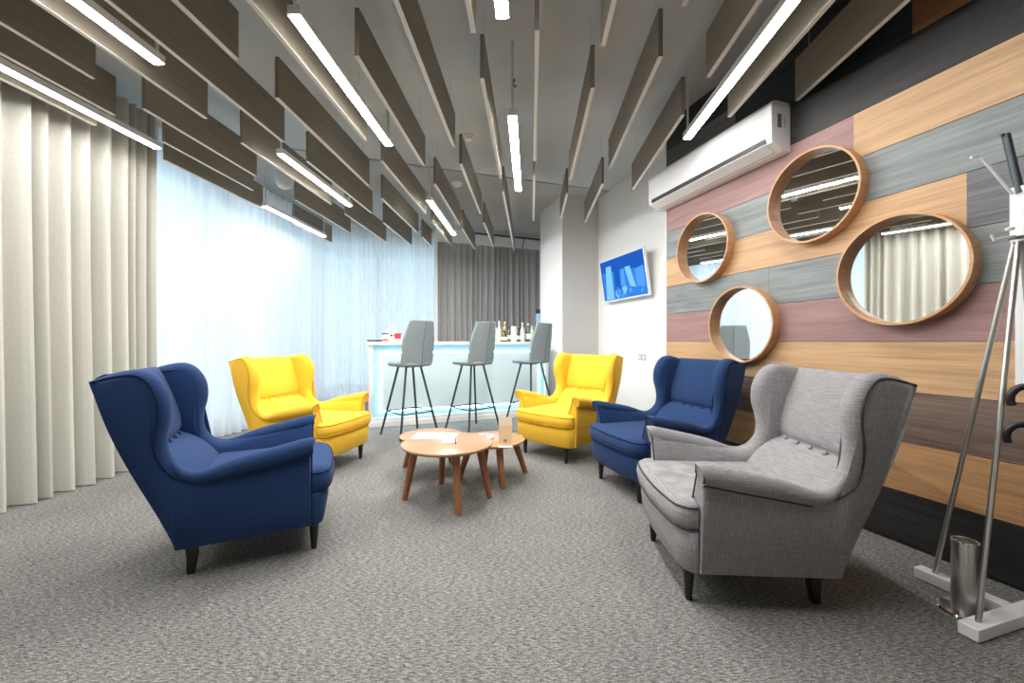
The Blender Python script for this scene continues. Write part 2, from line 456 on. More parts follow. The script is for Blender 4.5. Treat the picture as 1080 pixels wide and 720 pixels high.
# ------------------------------------------------------------------ ceiling slats and lights
HS = 1.66; ZS = H + HS; SH = .17 * HS
NEAR = None
ratio = {-10: -2.02, -9: -1.842, -8: -1.665, -7: -1.458, -6: -1.242, -5: -1.043, -4: -.826, -3: -.61, -2: -.396, -1: -.186, 0: .02, 1: .244, 2: .455, 3: .671, 4: .885, 5: 1.105}
slats = {
    -10: [(NEAR, 133), (169, 220), (236, 256)], -9: [(NEAR, 122), (150, 201)], -8: [(NEAR, 83.5), (115, 186), (211, 245.6)],
    -7: [(NEAR, 125.5), (151, 215.6), (226, 255)], -6: [(NEAR, 150), (170.5, 225), (235, 258.6)], -5: [(NEAR, 63), (103.5, 196), (209.5, 245.7), (250, 259)],
    -4: [(NEAR, 149), (170, 225.6), (234, 259)], -3: [(59.5, 175.5), (194, 237), (241, 263)], -2: [(NEAR, 155), (173, 226), (235, 260.5)],
    -1: [(NEAR, 35.5), (83, 188.5), (202.5, 265)], 0: [(33, 170), (185, 233)], 1: [(NEAR, 49), (93, 190), (204, 231)],
    2: [(NEAR, 7), (60, 178), (194, 235)], 3: [(NEAR, 82), (121.7, 200)], 4: [(NEAR, 124)], 5: [(NEAR, 106.7)]}
ordn = ['first', 'second', 'third', 'fourth', 'fifth', 'sixth', 'seventh', 'eighth', 'ninth', 'tenth', 'eleventh', 'twelfth']
def depth(y, hs): return hs * F / (360 - y)
for k, parts in slats.items():
    lat0 = ratio[k] * HS
    for i, (a, b) in enumerate(parts):
        y0 = -1.3 if a is None else depth(a, HS); y1 = depth(b, HS)
        d0, d1 = y0 + .0476 * lat0, y1 + .0476 * lat0
        row = ('%s row from the beige curtain' % ordn[k + 10]) if k <= 0 else ('%s row from the plank wall' % ordn[5 - k])
        lab = 'grey-brown ceiling slat in the %s, %s' % (row, ('%s from the camera' % ordn[i]) if len(parts) > 1 else 'single board')
        root = empty('wooden_slat', AX.M(lat0, d0, ZS), lab, 'ceiling slat', 'suspended ceiling slats'); root['kind'] = 'thing'
        L = d1 - d0
        bm = bmesh.new(); box(bm, -.0125, .0125, 0, L, .003, SH)
        build('board', bm, M['slat'], root, smooth=False)
        bm = bmesh.new(); box(bm, -.0128, .0128, 0, L, 0, .0035)
        build('edge_band', bm, M['slat_edge'], root, smooth=False)
        for d in (min(.12, L * .2), L - min(.12, L * .2)):
            bm = bmesh.new(); tube(bm, [(0, d, SH - .01), (0, d, CZ - ZS - (.015 if y1 > 5.0 else 0))], .0015, 6)
            build('hanger', bm, M['steel'], root)
lights = [(-1.94, NEAR, 158, 'white strip light along the top of the beige curtain'), (-1.975, 218, 250, 'white strip light in front of the sheer curtain top'),
          (-1.345, NEAR, 70, 'white strip light at the top left corner, ending above the beige curtain'), (-1.342, 163, 218, 'white strip light hanging between slats near the white dome'),
          (-.728, 16, 155, 'long bright strip light left of the centre slats'), (-.725, 212, 248, 'white strip light close to the dark curtain'),
          (-.088, NEAR, 22, 'short visible end of strip light at the top centre'), (-.083, 123, 202, 'white strip light in the middle ahead of the dark curtain'),
          (.773, NEAR, 148, 'long strip light ending above the air conditioner')]
for (r, a, b, lab) in lights:
    lat0 = r * HS; y1 = depth(b, HS); y0 = (y1 - 1.5 if a is None else depth(a, HS))
    if a is None and r in (-1.94, .773): y0 = y1 - 2.6
    d0, d1 = y0 + .0476 * lat0, y1 + .0476 * lat0; L = d1 - d0
    root = empty('strip_light', AX.M(lat0, d0, ZS), lab, 'ceiling light', 'ceiling strip lights')
    lm = M['tube_soft'] if abs(r) > 1.9 or r > .7 else (M['tube_far'] if a in (123, 212) else M['tube_light'])
    bm = bmesh.new()
    out = [(.032 * math.sin(t), .006 - .006 * math.cos(t)) for t in [-PI * .5 + i * PI / 10 for i in range(11)]]
    prism(bm, out, .01, L - .01); build('diffuser', bm, lm, root)
    bm = bmesh.new(); box(bm, -.033, .033, 0, L, .0063, .055); build('housing', bm, M['white_plastic'], root, bevel=.003)
    for d in (.02, L - .02):
        bm = bmesh.new(); box(bm, -.008, .008, d - .004, d + .004,   .055, CZ - ZS - (.016 if y1 > 5 else 0)); build('bracket', bm, M['white_plastic'], root, smooth=False)

# detectors and dome on the ceiling
def on_ceiling(px, py, z=CZ):
    d = ray(px, py); t = (z - H) / d.z; return Vector((d.x * t, t, z))
def detector(p, r, lab):
    root = empty('smoke_detector', Matrix.Translation(p), lab, 'smoke detector')
    bm = bmesh.new(); lathe(bm, [(r, 0), (r, -.014), (r * .93, -.018)], 24); build('base', bm, M['white_plastic'], root)
    bm = bmesh.new(); lathe(bm, [(r * .8, -.018), (r * .78, -.03), (r * .55, -.045), (0, -.047)], 24); build('sensor_cap', bm, M['white_plastic'], root)
detector(on_ceiling(494, 143), .06, 'white smoke detector on the open ceiling between the slats')
detector(on_ceiling(482, 193, CZ - .015), .075, 'wide white disc on the ceiling ahead of the dark curtain')
p = on_ceiling(300, 181)
root = empty('ceiling_dome', Matrix.Translation(p), 'white half-dome fixture hanging near the sheer curtain', 'dome')
bm = bmesh.new(); lathe(bm, [(.11, 0), (.11, -.10), (.105, -.12)], 28); build('collar', bm, M['white_plastic'], root)
bm = bmesh.new(); lathe(bm, [(.104, -.12), (.10, -.16), (.08, -.20), (.045, -.222), (0, -.228)], 28); build('dome_cover', bm, M['white_plastic'], root)
p = on_ceiling(542, 84)
root = empty('ceiling_hook', Matrix.Translation(p), 'small dark hook on the bare ceiling in the middle', 'hook')
bm = bmesh.new(); lathe(bm, [(.012, 0), (.012, -.01), (.006, -.014)], 12); build('plate', bm, M['dark_metal'], root)
bm = bmesh.new(); tube(bm, catmull([(0, 0, -.012), (0, 0, -.05), (.012, 0, -.065), (.02, 0, -.05)], 4), .004, 6); build('shank', bm, M['dark_metal'], root)

# ------------------------------------------------------------------ wingback armchairs
rear = [(-.305, .155), (-.375, .33), (-.468, .54), (-.545, .75), (-.605, .955)]
wing = [(-.205, .512), (-.262, .520), (-.308, .562), (-.335, .63), (-.336, .70), (-.320, .79), (-.326, .88), (-.362, .957), (-.41, .997), (-.465, 1.003), (-.54, .985), (-.605, .957)]
def sstep(a, b, t):
    t = max(0, min(1, (t - a) / (b - a))); return t * t * (3 - 2 * t)
def chair_parts(fab, seam):
    c = bpy.data.objects.new('wingback_armchair', None); link(c); c.empty_display_size = .2
    YI, YO = .266, .358
    def yin(x, z):      # inner face: the arm leans outward, the wing flares toward its front edge
        arm = sstep(-.34, -.16, x)
        return YI + .052 * arm * sstep(.42, .58, z) + .13 * sstep(.50, .80, z) * max(0, x + .60) * (1 - arm) - .012 * sstep(.55, .7, z) * (1 - arm)
    def yout(x, z):
        arm = sstep(-.34, -.16, x)
        return YO + .012 * arm * sstep(.3, .58, z) + .13 * sstep(.50, .80, z) * max(0, x + .60) * (1 - arm)
    wcat = [(p.x, p.y) for p in catmull([Vector((a, b, 0)) for a, b in wing], 5)]
    rc = [(p.x, p.y) for p in catmull([Vector((a, b, 0)) for a, b in rear], 5)]
    armtop = [(.255 + (-.205 - .255) * i / 8, .592 + (.512 - .592) * i / 8) for i in range(9)]
    outl = [(.258, .160), (.258, .30), (.256, .45)] + armtop[:-1] + wcat[:-1] + rc[::-1]
    n = len(outl); rad = []
    for i in range(n):
        if i < 3: r_ = .008
        elif i < 3 + len(armtop) - 1: r_ = .012 if i == 3 else .03
        elif i < 3 + len(armtop) - 1 + len(wcat) - 3: r_ = .042
        else: r_ = .012
        rad.append(r_)
    cx, cz = 0, 0
    area = sum(outl[i][0] * outl[(i + 1) % n][1] - outl[(i + 1) % n][0] * outl[i][1] for i in range(n))
    sg = 1 if area > 0 else -1
    for s in (1, -1):
        # side: arm and wing in one upholstered panel with a full rounded edge
        bm = bmesh.new(); K = 8; rings = []
        for i, (x, z) in enumerate(outl):
            pa, pb = outl[i - 1], outl[(i + 1) % n]
            tx, tz = pb[0] - pa[0], pb[1] - pa[1]; L = math.hypot(tx, tz) or 1
            nx, nz = -tz / L * sg, tx / L * sg          # inward normal
            r_ = rad[i]; ring = []
            for k in range(K + 1):
                th = -PI / 2 + PI * k / K
                d = r_ * (1 - math.cos(th)); px_, pz_ = x + nx * d, z + nz * d
                y0, y1 = yin(px_, pz_), yout(px_, pz_)
                f = (math.sin(th) + 1) / 2
                e = min(1.0, r_ / ((y1 - y0) / 2)); f = f * e if th < 0 and e < 1 and k == -1 else f
                ring.append(bm.verts.new((px_, s * (y0 + (y1 - y0) * f), pz_)))
            rings.append(ring)
        for i in range(n):
            A, B = rings[i], rings[(i + 1) % n]
            for k in range(K): bm.faces.new((A[k], A[k + 1], B[k + 1], B[k]))
        for k in (0, K):
            # fill the face with one ring of inset points so that the lean of the arm stays smooth
            bm.faces.new([r_[k] for r_ in rings])
        bmesh.ops.triangulate(bm, faces=[f for f in bm.faces if len(f.verts) > 4])
        bvh = BVHTree.FromBMesh(bm)
        build('side_panel', bm, fab, c, sharp=62)
        # rolled arm top that runs back into the wing
        arm = [(.262, .580, .047, .362), (.24, .580, .048, .362), (.10, .553, .047, .360), (-.05, .523, .044, .354), (-.18, .490, .034, .348), (-.25, .492, .028, .344), (-.30, .525, .020, .338), (-.335, .58, .010, .335)]
        P4 = catmull([Vector((a, b, 0)) for a, b, _, _ in arm], 4); PR = catmull([Vector((r_, y_, 0)) for _, _, r_, y_ in arm], 4)
        bm = bmesh.new()
        tube(bm, [(p.x, s * q.y, p.y) for p, q in zip(P4, PR)], [max(.006, q.x) for q in PR], 16)
        build('arm_roll', bm, fab, c, sharp=60, bevel=.006)
        # seams: foot of the roll, crease round the wing, edge of the arm front
        bm = bmesh.new()
        foot = [(p.x, s * (q.y + q.x * .62), p.y - q.x * .80) for p, q in zip(P4, PR) if p.x > -.19]
        k0 = 3 + len(armtop) - 1; crease = []
        for i in range(k0 + 3, k0 + len(wcat) - 1):
            x, z = outl[i]; pa, pb = outl[i - 1], outl[(i + 1) % n]; tx, tz = pb[0] - pa[0], pb[1] - pa[1]; L = math.hypot(tx, tz)
            q = .036 - .026 * max(0, (i - k0 - 30) / (len(wcat) - 31)) ** 1.3
            px_, pz_ = x - tz / L * sg * q, z + tx / L * sg * q
            crease.append((px_, s * (yout(px_, pz_) + .0035), pz_))
        line = []
        tail = [Vector((p.x, 0, p.y - q.x * .80)) for p, q in zip(P4, PR) if p.x > -.19][-1]
        bridge = [tail.lerp(Vector((crease[0][0], 0, crease[0][2])), t) for t in (.35, .7)]
        for (x, y, z) in [(b_.x, 0, b_.z) for b_ in bridge] + crease:
            h = bvh.ray_cast(Vector((x, s * 1.0, z)), Vector((0, -s, 0)))
            line.append((x, h[0].y + s * .0012 if h[0] is not None else s * yout(x, z), z))
        tube(bm, foot, .0050, 6); tube(bm, line, .0050, 6)
        ring = [(.263, s * (.362 + .042 * math.cos(t)), .580 + .042 * math.sin(t)) for t in [-.2 * PI + i * 1.25 * PI / 14 for i in range(15)]]
        tube(bm, ring, .0045, 6)
        tube(bm, [(.259, s * .270, .34), (.259, s * .274, .45), (.259, s * .318, .57)], .004, 6)
        build('piping', bm, seam, c)
    # backrest: rear shell and buttoned inner cushion
    inner = [(-.20, .33), (-.235, .42), (-.275, .48), (-.335, .545), (-.402, .588), (-.432, .602), (-.441, .612), (-.434, .635), (-.440, .70), (-.464, .79), (-.495, .88), (-.522, .945), (-.545, .976), (-.568, .983), (-.595, .968)]
    prof = [(p.x, p.y) for p in catmull([Vector((a, b, 0)) for a, b in inner], 3)]
    back = prof + [(p.x, p.y) for p in catmull([Vector((a, b, 0)) for a, b in rear], 4)][::-1] + [(-.20, .155)]
    bm = bmesh.new(); ny = 12; rings = []
    for j in range(ny + 1):
        t = -1 + 2 * j / ny
        ring = []
        for i, (x, z) in enumerate(back):
            wd = .275 + (.02 * max(0, min(1, (z - .6) / .35)))
            bulge = .018 * (1 - t ** 2) if i < len(prof) - 4 else 0
            if abs(z - .612) < .022 and i < len(prof): bulge -= .008 * (1 if abs((t * 2.6) - round(t * 2.6)) < .25 else .2)
            ring.append(bm.verts.new((x + bulge, t * wd, z)))
        rings.append(ring)
    n = len(back)
    for A, B in zip(rings, rings[1:]):
        for i in range(n): bm.faces.new((A[i], A[(i + 1) % n], B[(i + 1) % n], B[i]))
    bm.faces.new(rings[0]); bm.faces.new(rings[-1])
    build('backrest', bm, fab, c, sharp=50)
    for j in range(5):
        y = -.20 + .10 * j
        bm = bmesh.new(); lathe(bm, [(.011, -.004), (.012, .002), (.009, .006), (0, .008)], 12, M=Matrix.Translation((-.429 + .014 * (1 - (y / .28) ** 2), y, .606)) @ Matrix.Rotation(math.radians(68), 4, 'Y'))
        build('button', bm, fab, c)
    # seat base and T-shaped cushion that runs in front of the arms
    def plan(xs, xm, yo, n=16, xb=-.28, yi=.262, xt=.262):
        f = []
        for i in range(n + 1):
            t = -1 + 2 * i / n
            f.append((xs + (xm - xs) * (1 - abs(t) ** 2.2) - .030 * max(0, (abs(t) - .86) / .14) ** 2, t * yo))
        return [(xb, -yi), (xt, -yi), (xt, -yo)] + f + [(xt, yo), (xt, yi), (xb, yi)]
    def loft(bm, layers, **kw):
        rg = [[bm.verts.new((x, y, z)) for x, y in plan(a, b, yw, **kw)] for z, a, b, yw in layers]
        n = len(rg[0])
        for A, B in zip(rg, rg[1:]):
            for i in range(n): bm.faces.new((A[i], A[(i + 1) % n], B[(i + 1) % n], B[i]))
        bm.faces.new(rg[0]); bm.faces.new(rg[-1])
    bm = bmesh.new(); loft(bm, [(.152, .300, .325, .335), (.160, .305, .332, .342), (.25, .318, .348, .345), (.328, .322, .356, .345), (.335, .316, .350, .340)]); build('seat_base', bm, fab, c, sharp=50)
    bm = bmesh.new(); loft(bm, [(.336, .322, .356, .335), (.346, .336, .370, .343), (.385, .343, .380, .347), (.425, .337, .373, .344), (.444, .325, .360, .334), (.454, .295, .330, .305)], xb=-.24, yi=.260)
    cu = build('seat_cushion', bm, fab, c, sharp=60)
    bm = bmesh.new()
    for (z, a, b, yw) in ((.432, .335, .371, .343), (.345, .336, .371, .343)):
        tube(bm, [(x, y, z) for x, y in plan(a, b, yw)[2:-2]], .0045, 6)
    build('cushion_piping', bm, seam, cu)
    # legs
    for s in (1, -1):
        bm = bmesh.new(); lathe(bm, [(.012, 0), (.0145, .004), (.024, .135), (.027, .16)], 16, c=(0, 0, 0))
        build('leg', bm, M['black_wood'], c, M=Matrix.Translation((.27, s * .258, 0)))
    for s in (1, -1):
        bm = bmesh.new(); tube(bm, [(-.008, 0, .17), (.0, 0, .08), (-.008, 0, 0)], [.034, .030, .022], 4, sq=True)
        build('leg', bm, M['black_wood'], c, M=Matrix.Translation((-.262, s * .25, 0)), bevel=.003)
    return c
def place(o, x, y, deg): o.location = (x, y, 0); o.rotation_euler = (0, 0, math.radians(deg))
G = 'wingback armchairs around the coffee tables'
blue = chair_parts(M['navy'], M['navy_seam']); tag(blue, 'navy blue wingback armchair in front of the beige curtain', 'armchair', G)
yel = chair_parts(M['yellow'], M['yellow_seam']); tag(yel, 'yellow wingback armchair in front of the sheer curtain, behind a navy one', 'armchair', G)
gry = chair_parts(M['grey_fab'], M['grey_seam']); tag(gry, 'grey wingback armchair nearest the coat rack', 'armchair', G)
blue2 = copy_tree(blue); tag(blue2, 'navy blue wingback armchair between the yellow and the grey one', 'armchair', G)
yel2 = copy_tree(yel); tag(yel2, 'yellow wingback armchair below the television', 'armchair', G)
def by_front(o, a, b, deg):
    """front feet at the floor points a, b"""
    m = (a + b) / 2; d = Vector((math.cos(math.radians(deg)), math.sin(math.radians(deg)), 0))
    c = m - d * .27; place(o, c.x, c.y, deg)
rf, ff = floor_pt(193.5, 602.5), floor_pt(330, 578.6)
d = (ff - rf); ang = math.degrees(math.atan2(d.y, d.x)); mid = (rf + ff) / 2
c = mid + Vector((-d.y, d.x, 0)).normalized() * .243 + d.normalized() * .007
place(blue, c.x - .004, c.y, ang + 4)
by_front(gry, floor_pt(691.7, 568.5), floor_pt(722.8, 633.2), 177)
by_front(blue2, floor_pt(632.5, 503.7), floor_pt(676.2, 531), 198)
by_front(yel2, floor_pt(553.4, 476.8), floor_pt(597.9, 488.9), 225)
a = floor_pt(379.4, 483.7); dd = math.radians(-12)
b = a + Vector((math.sin(dd), -math.cos(dd), 0)) * .49
by_front(yel, a, b, -12)

# ------------------------------------------------------------------ coffee tables
def coffee_table(x, y, r, h, rot, fr, label, seed):
    root = empty('coffee_table', Matrix.Translation((x, y, 0)) @ Matrix.Rotation(rot, 4, 'Z'), label, 'coffee table', 'round wooden coffee tables')
    bm = bmesh.new(); lathe(bm, [(r * .93, h - .026), (r * .985, h - .017), (r, h - .008), (r - .002, h - .001), (r - .005, h), (0, h)], 56)
    build('tabletop', bm, M['table_top'], root, sharp=30)
    for k in range(4):
        a = math.radians((1, -67.5, 185, 108.5)[k]) if rot == 0 else PI / 4 + k * PI / 2
        c, s = math.cos(a), math.sin(a)
        bm = bmesh.new(); tube(bm, [(r * .70 * c, r * .70 * s, h - .024), (fr * c, fr * s, 0)], [.030, .021], 12)
        build('leg', bm, M['walnut'], root, sharp=50)
ta = Vector((-.465, 2.876, 0)); HA = .405
coffee_table(-.465, 2.876, .325, HA, 0, .305, 'largest round wooden coffee table with white sheets, nearest the camera', 1)
coffee_table(-.70, 3.45, .265, .325, math.radians(18), .30, 'small round wooden coffee table tucked behind the largest one', 2)
coffee_table(-.16, 3.345, .268, .318, math.radians(63), .29, 'small round wooden coffee table carrying the peach leaflet stand', 3)
HC = .318
def at(px, py, z): return floor_pt(px, py, z)
# papers
def sheet(name, p, w_, d_, rz, z, label, cat, group=None, thick=.0015):
    bm = bmesh.new(); box(bm, -w_ / 2, w_ / 2, -d_ / 2, d_ / 2, 0, thick)
    o = build(name, bm, M['paper'], M=Matrix.Translation((p.x, p.y, z)) @ Matrix.Rotation(rz, 4, 'Z'), smooth=False); tag(o, label, cat, group); return o
p = at(459, 459.5, HA)
sheet('paper_sheet', p, .33, .20, math.radians(-4), HA + .0005, 'wide white sheet at the far side of the largest table', 'paper')
p = at(474, 465.5, HA)
sheet('paper_sheet', p, .105, .08, math.radians(5), HA + .0025, 'small white card beside the pen on the largest table', 'paper')
p = at(480.5, 467.5, HA)
root = empty('pen_pot', Matrix.Translation((p.x, p.y, HA)), 'tiny dark pen standing at the edge of the white card', 'pen')
bm = bmesh.new(); lathe(bm, [(.008, 0), (.008, .004), (.004, .006), (.004, .03), (0, .034)], 10); build('barrel', bm, M['black'], root)
p = at(510, 461, HC)
bm = bmesh.new(); lathe(bm, [(.052, 0), (.09, .006), (.092, .011), (.055, .005), (0, .004)], 32)
o = build('saucer', bm, M['white'], M=Matrix.Translation((p.x, p.y, HC))); tag(o, 'round white plate beside the peach leaflet stand', 'plate')
bm = bmesh.new(); tube(bm, [(-.055, 0, .017), (.03, .012, .017), (.05, .015, .017)], [.0035, .0045, .002], 8)
o = build('pen', bm, M['black'], M=Matrix.Translation((p.x + .02, p.y - .005, HC))); tag(o, 'dark pen lying across the white plate', 'pen')
# leaflet stand
p = at(533, 471, HC)
root = empty('leaflet_stand', Matrix.Translation((p.x, p.y, HC)) @ Matrix.Rotation(math.radians(2), 4, 'Z'), 'clear stand with a peach and cream leaflet on a small table', 'leaflet stand')
bm = bmesh.new(); box(bm, -.055, .055, -.03, .035, 0, .006); build('base', bm, M['white_plastic'], root, bevel=.001)
tl = Matrix.Rotation(math.radians(-7), 4, 'X')
bm = bmesh.new(); box(bm, -.052, .052, .0, .006, .005, .225, 0, tl)
lf = build('leaflet', bm, M['peach'], root, smooth=False)
bm = bmesh.new(); box(bm, -.0515, .0515, -.001, .0065, .155, .2245, 0, tl); build('printed_header', bm, M['peach_light'], lf, smooth=False)
bm = bmesh.new(); box(bm, -.012, .012, -.0012, .0, .045, .055, 0, tl); box(bm, -.016, .016, -.0012, .0, .035, .040, 0, tl); build('printed_mark', bm, M['walnut'], lf, smooth=False)

# ------------------------------------------------------------------ bar counter
BL, BH, BD = 2.60, H - .002, .62
root = empty('bar_counter', BAR.M(), 'white bar counter with a glowing cyan front', 'bar counter')
bm = bmesh.new(); box(bm, -.03, BL + .03, -.03, BD, BH - .045, BH); build('countertop', bm, M['white'], root, bevel=.004)
bm = bmesh.new()
box(bm, 0, .05, 0, BD - .02, 0, BH - .045); box(bm, BL - .05, BL, 0, BD - .02, 0, BH - .045)
box(bm, .05, BL - .05, 0, BD - .02, 0, .115); box(bm, .05, BL - .05, .12, .14, .115, BH - .045)
build('carcass', bm, M['white'], root, smooth=False)
bm = bmesh.new(); box(bm, .052, BL - .052, .045, .06, .118, BH - .048); build('backlit_surround', bm, M['bar_glow'], root, smooth=False)
a, b, c_, e = .135, BL - .135, .185, BH - .135
bm = bmesh.new(); box(bm, a + .03, b - .03, .02, .044, c_ + .03, e - .03); build('front_panel', bm, M['bar_panel'], root, bevel=.003)
bm = bmesh.new(); w_ = .026
for (x0, x1, z0, z1) in ((a, b, c_, c_ + w_), (a, b, e - w_, e), (a, a + w_, c_ + w_, e - w_), (b - w_, b, c_ + w_, e - w_)):
    box(bm, x0, x1, .03, .046, z0, z1)
build('led_strip', bm, M['bar_led'], root, smooth=False)
bm = bmesh.new(); box(bm, .0, BL, -.012, .0, .0, .07); build('plinth', bm, M['white'], root, bevel=.002)

# items on the bar
def bar_spot(px, yl):
    x, _ = BAR.hit(px, 360, yl); return BAR.w(x, yl, BH)
def bottle(px, yl, h, r, body, cap, label_m, lab, neck=.34, shoulder=.62):
    p = bar_spot(px, yl)
    root = empty('bottle', Matrix.Translation(p), lab, 'bottle', 'bottles on the bar counter')
    rn = r * neck
    bm = bmesh.new(); lathe(bm, [(r * .9, 0), (r, .006), (r, h * (shoulder - .06)), (r * .93, h * shoulder), (rn * 1.15, h * (shoulder + .14)), (rn, h * (shoulder + .18)), (rn, h * .93)], 18); build('body', bm, body, root)
    bm = bmesh.new(); lathe(bm, [(rn * 1.12, h * .9), (rn * 1.12, h), (0, h)], 14); build('cap', bm, cap, root)
    if label_m:
        bm = bmesh.new(); lathe(bm, [(r * 1.01, h * .14), (r * 1.012, h * .141), (r * 1.012, h * .44), (r * 1.01, h * .441)], 18); build('paper_label', bm, label_m, root)
bottle(522, .44, .31, .036, M['clear_bot'], M['cream'], M['cream'], 'pale bottle with cream cap just right of the middle stool back')
bottle(526.5, .33, .32, .034, M['clear_bot'], M['white'], M['cream'], 'clear bottle with white cap second from the middle stool')
bottle(532.5, .46, .32, .036, M['gold_liq'], M['cream'], None, 'amber bottle standing behind the short dark bottle')
bottle(532, .27, .17, .048, M['brown_glass'], M['black'], M['cream'], 'short dark squat bottle with cream label', neck=.4, shoulder=.55)
bottle(537, .40, .24, .036, M['green_glass'], M['green_glass'], M['cream'], 'dark green bottle right of the short squat bottle')
bottle(542, .30, .24, .050, M['clear_bot'], M['white'], M['paper'], 'wide clear bottle with broad white cap', neck=.75, shoulder=.72)
bottle(547.5, .42, .22, .036, M['brown_glass'], M['black'], M['cream'], 'brown bottle right of the wide white-capped bottle')
bottle(551, .30, .30, .034, M['clear_bot'], M['white'], M['paper'], 'tall slim clear bottle left of a green bottle')
bottle(557, .32, .29, .037, M['green_glass'], M['white'], M['paper'], 'tall green bottle with white label beside the far stool')
bottle(561, .46, .26, .036, M['clear_bot'], M['cream'], M['cream'], 'pale bottle half hidden by the far stool back')
bottle(570, .30, .27, .036, M['clear_bot'], M['black'], M['paper'], 'clear bottle with black cap above the far stool back')
bottle(576.5, .33, .29, .036, M['brown_glass'], M['brown_glass'], M['paper'], 'brown bottle at the bar end by the column')
# tray, cups, bag
p = bar_spot(396, .32)
root = empty('tray', Matrix.Translation(p) @ Matrix.Rotation(BAR.a, 4, 'Z'), 'flat black tray at the left end of the bar', 'tray')
bm = bmesh.new(); box(bm, -.11, .11, -.10, .10, 0, .014); build('tray_base', bm, M['black'], root, bevel=.004)
bm = bmesh.new()
for q in ((-.11, .11, -.10, -.09), (-.11, .11, .09, .10), (-.11, -.10, -.09, .09), (.10, .11, -.09, .09)): box(bm, *q, .014, .024)
build('tray_rim', bm, M['black'], root, smooth=False)
def cup(px, yl, lab, m1, m2):
    p = bar_spot(px, yl)
    root = empty('paper_cup', Matrix.Translation(p), lab, 'cup', 'red cups on the bar counter')
    bm = bmesh.new(); lathe(bm, [(.036, 0), (.047, .10), (.044, .10), (.034, .006), (0, .006)], 20); build('body', bm, m1, root)
    bm = bmesh.new(); lathe(bm, [(.0385, .012), (.0395, .013), (.0415, .035), (.0405, .036)], 20); build('printed_band', bm, m2, root)
    bm = bmesh.new(); lathe(bm, [(.050, .098), (.050, .108), (.042, .115), (0, .115)], 20); build('lid', bm, M['black'] if m1 is not M['red'] else M['red'], root)
cup(406.5, .09, 'white cup with dark lid and red band at the bar left end', M['paper'], M['red'])
cup(419.5, .12, 'red cup beside the first stool back', M['red'], M['paper'])
p = bar_spot(413, .22)
root = empty('paper_box', Matrix.Translation(p) @ Matrix.Rotation(BAR.a, 4, 'Z'), 'white box with a dark mark between the two red cups', 'box')
bm = bmesh.new(); box(bm, -.065, .065, -.04, .04, 0, .17); build('carton', bm, M['paper'], root, bevel=.004)
bm = bmesh.new(); box(bm, -.02, .0, -.0415, -.0395, .07, .10); box(bm, .0, .03, -.0415, -.0395, .08, .09); build('printed_mark', bm, M['black'], root, smooth=False)
bm = bmesh.new(); tube(bm, catmull([(-.04, 0, .17), (-.035, 0, .205), (0, 0, .222), (.035, 0, .205), (.04, 0, .17)], 4), .003, 6); build('handle', bm, M['paper'], root)
# pale blue upright of unknown use by the column
p = bar_spot(570.5, .85)
root = empty('pale_upright', Matrix.Translation((p.x, p.y, 0)) @ Matrix.Rotation(BAR.a, 4, 'Z'), 'pale blue upright dispenser behind the bar beside the column', 'block')
bm = bmesh.new(); box(bm, -.07, .07, -.07, .07, 0, 1.62); build('cabinet', bm, M['blue_pale'], root, bevel=.01)
bm = bmesh.new(); box(bm, -.075, .075, -.075, .075, 1.62, 1.69); build('lid', bm, M['dark_metal'], root, bevel=.01)

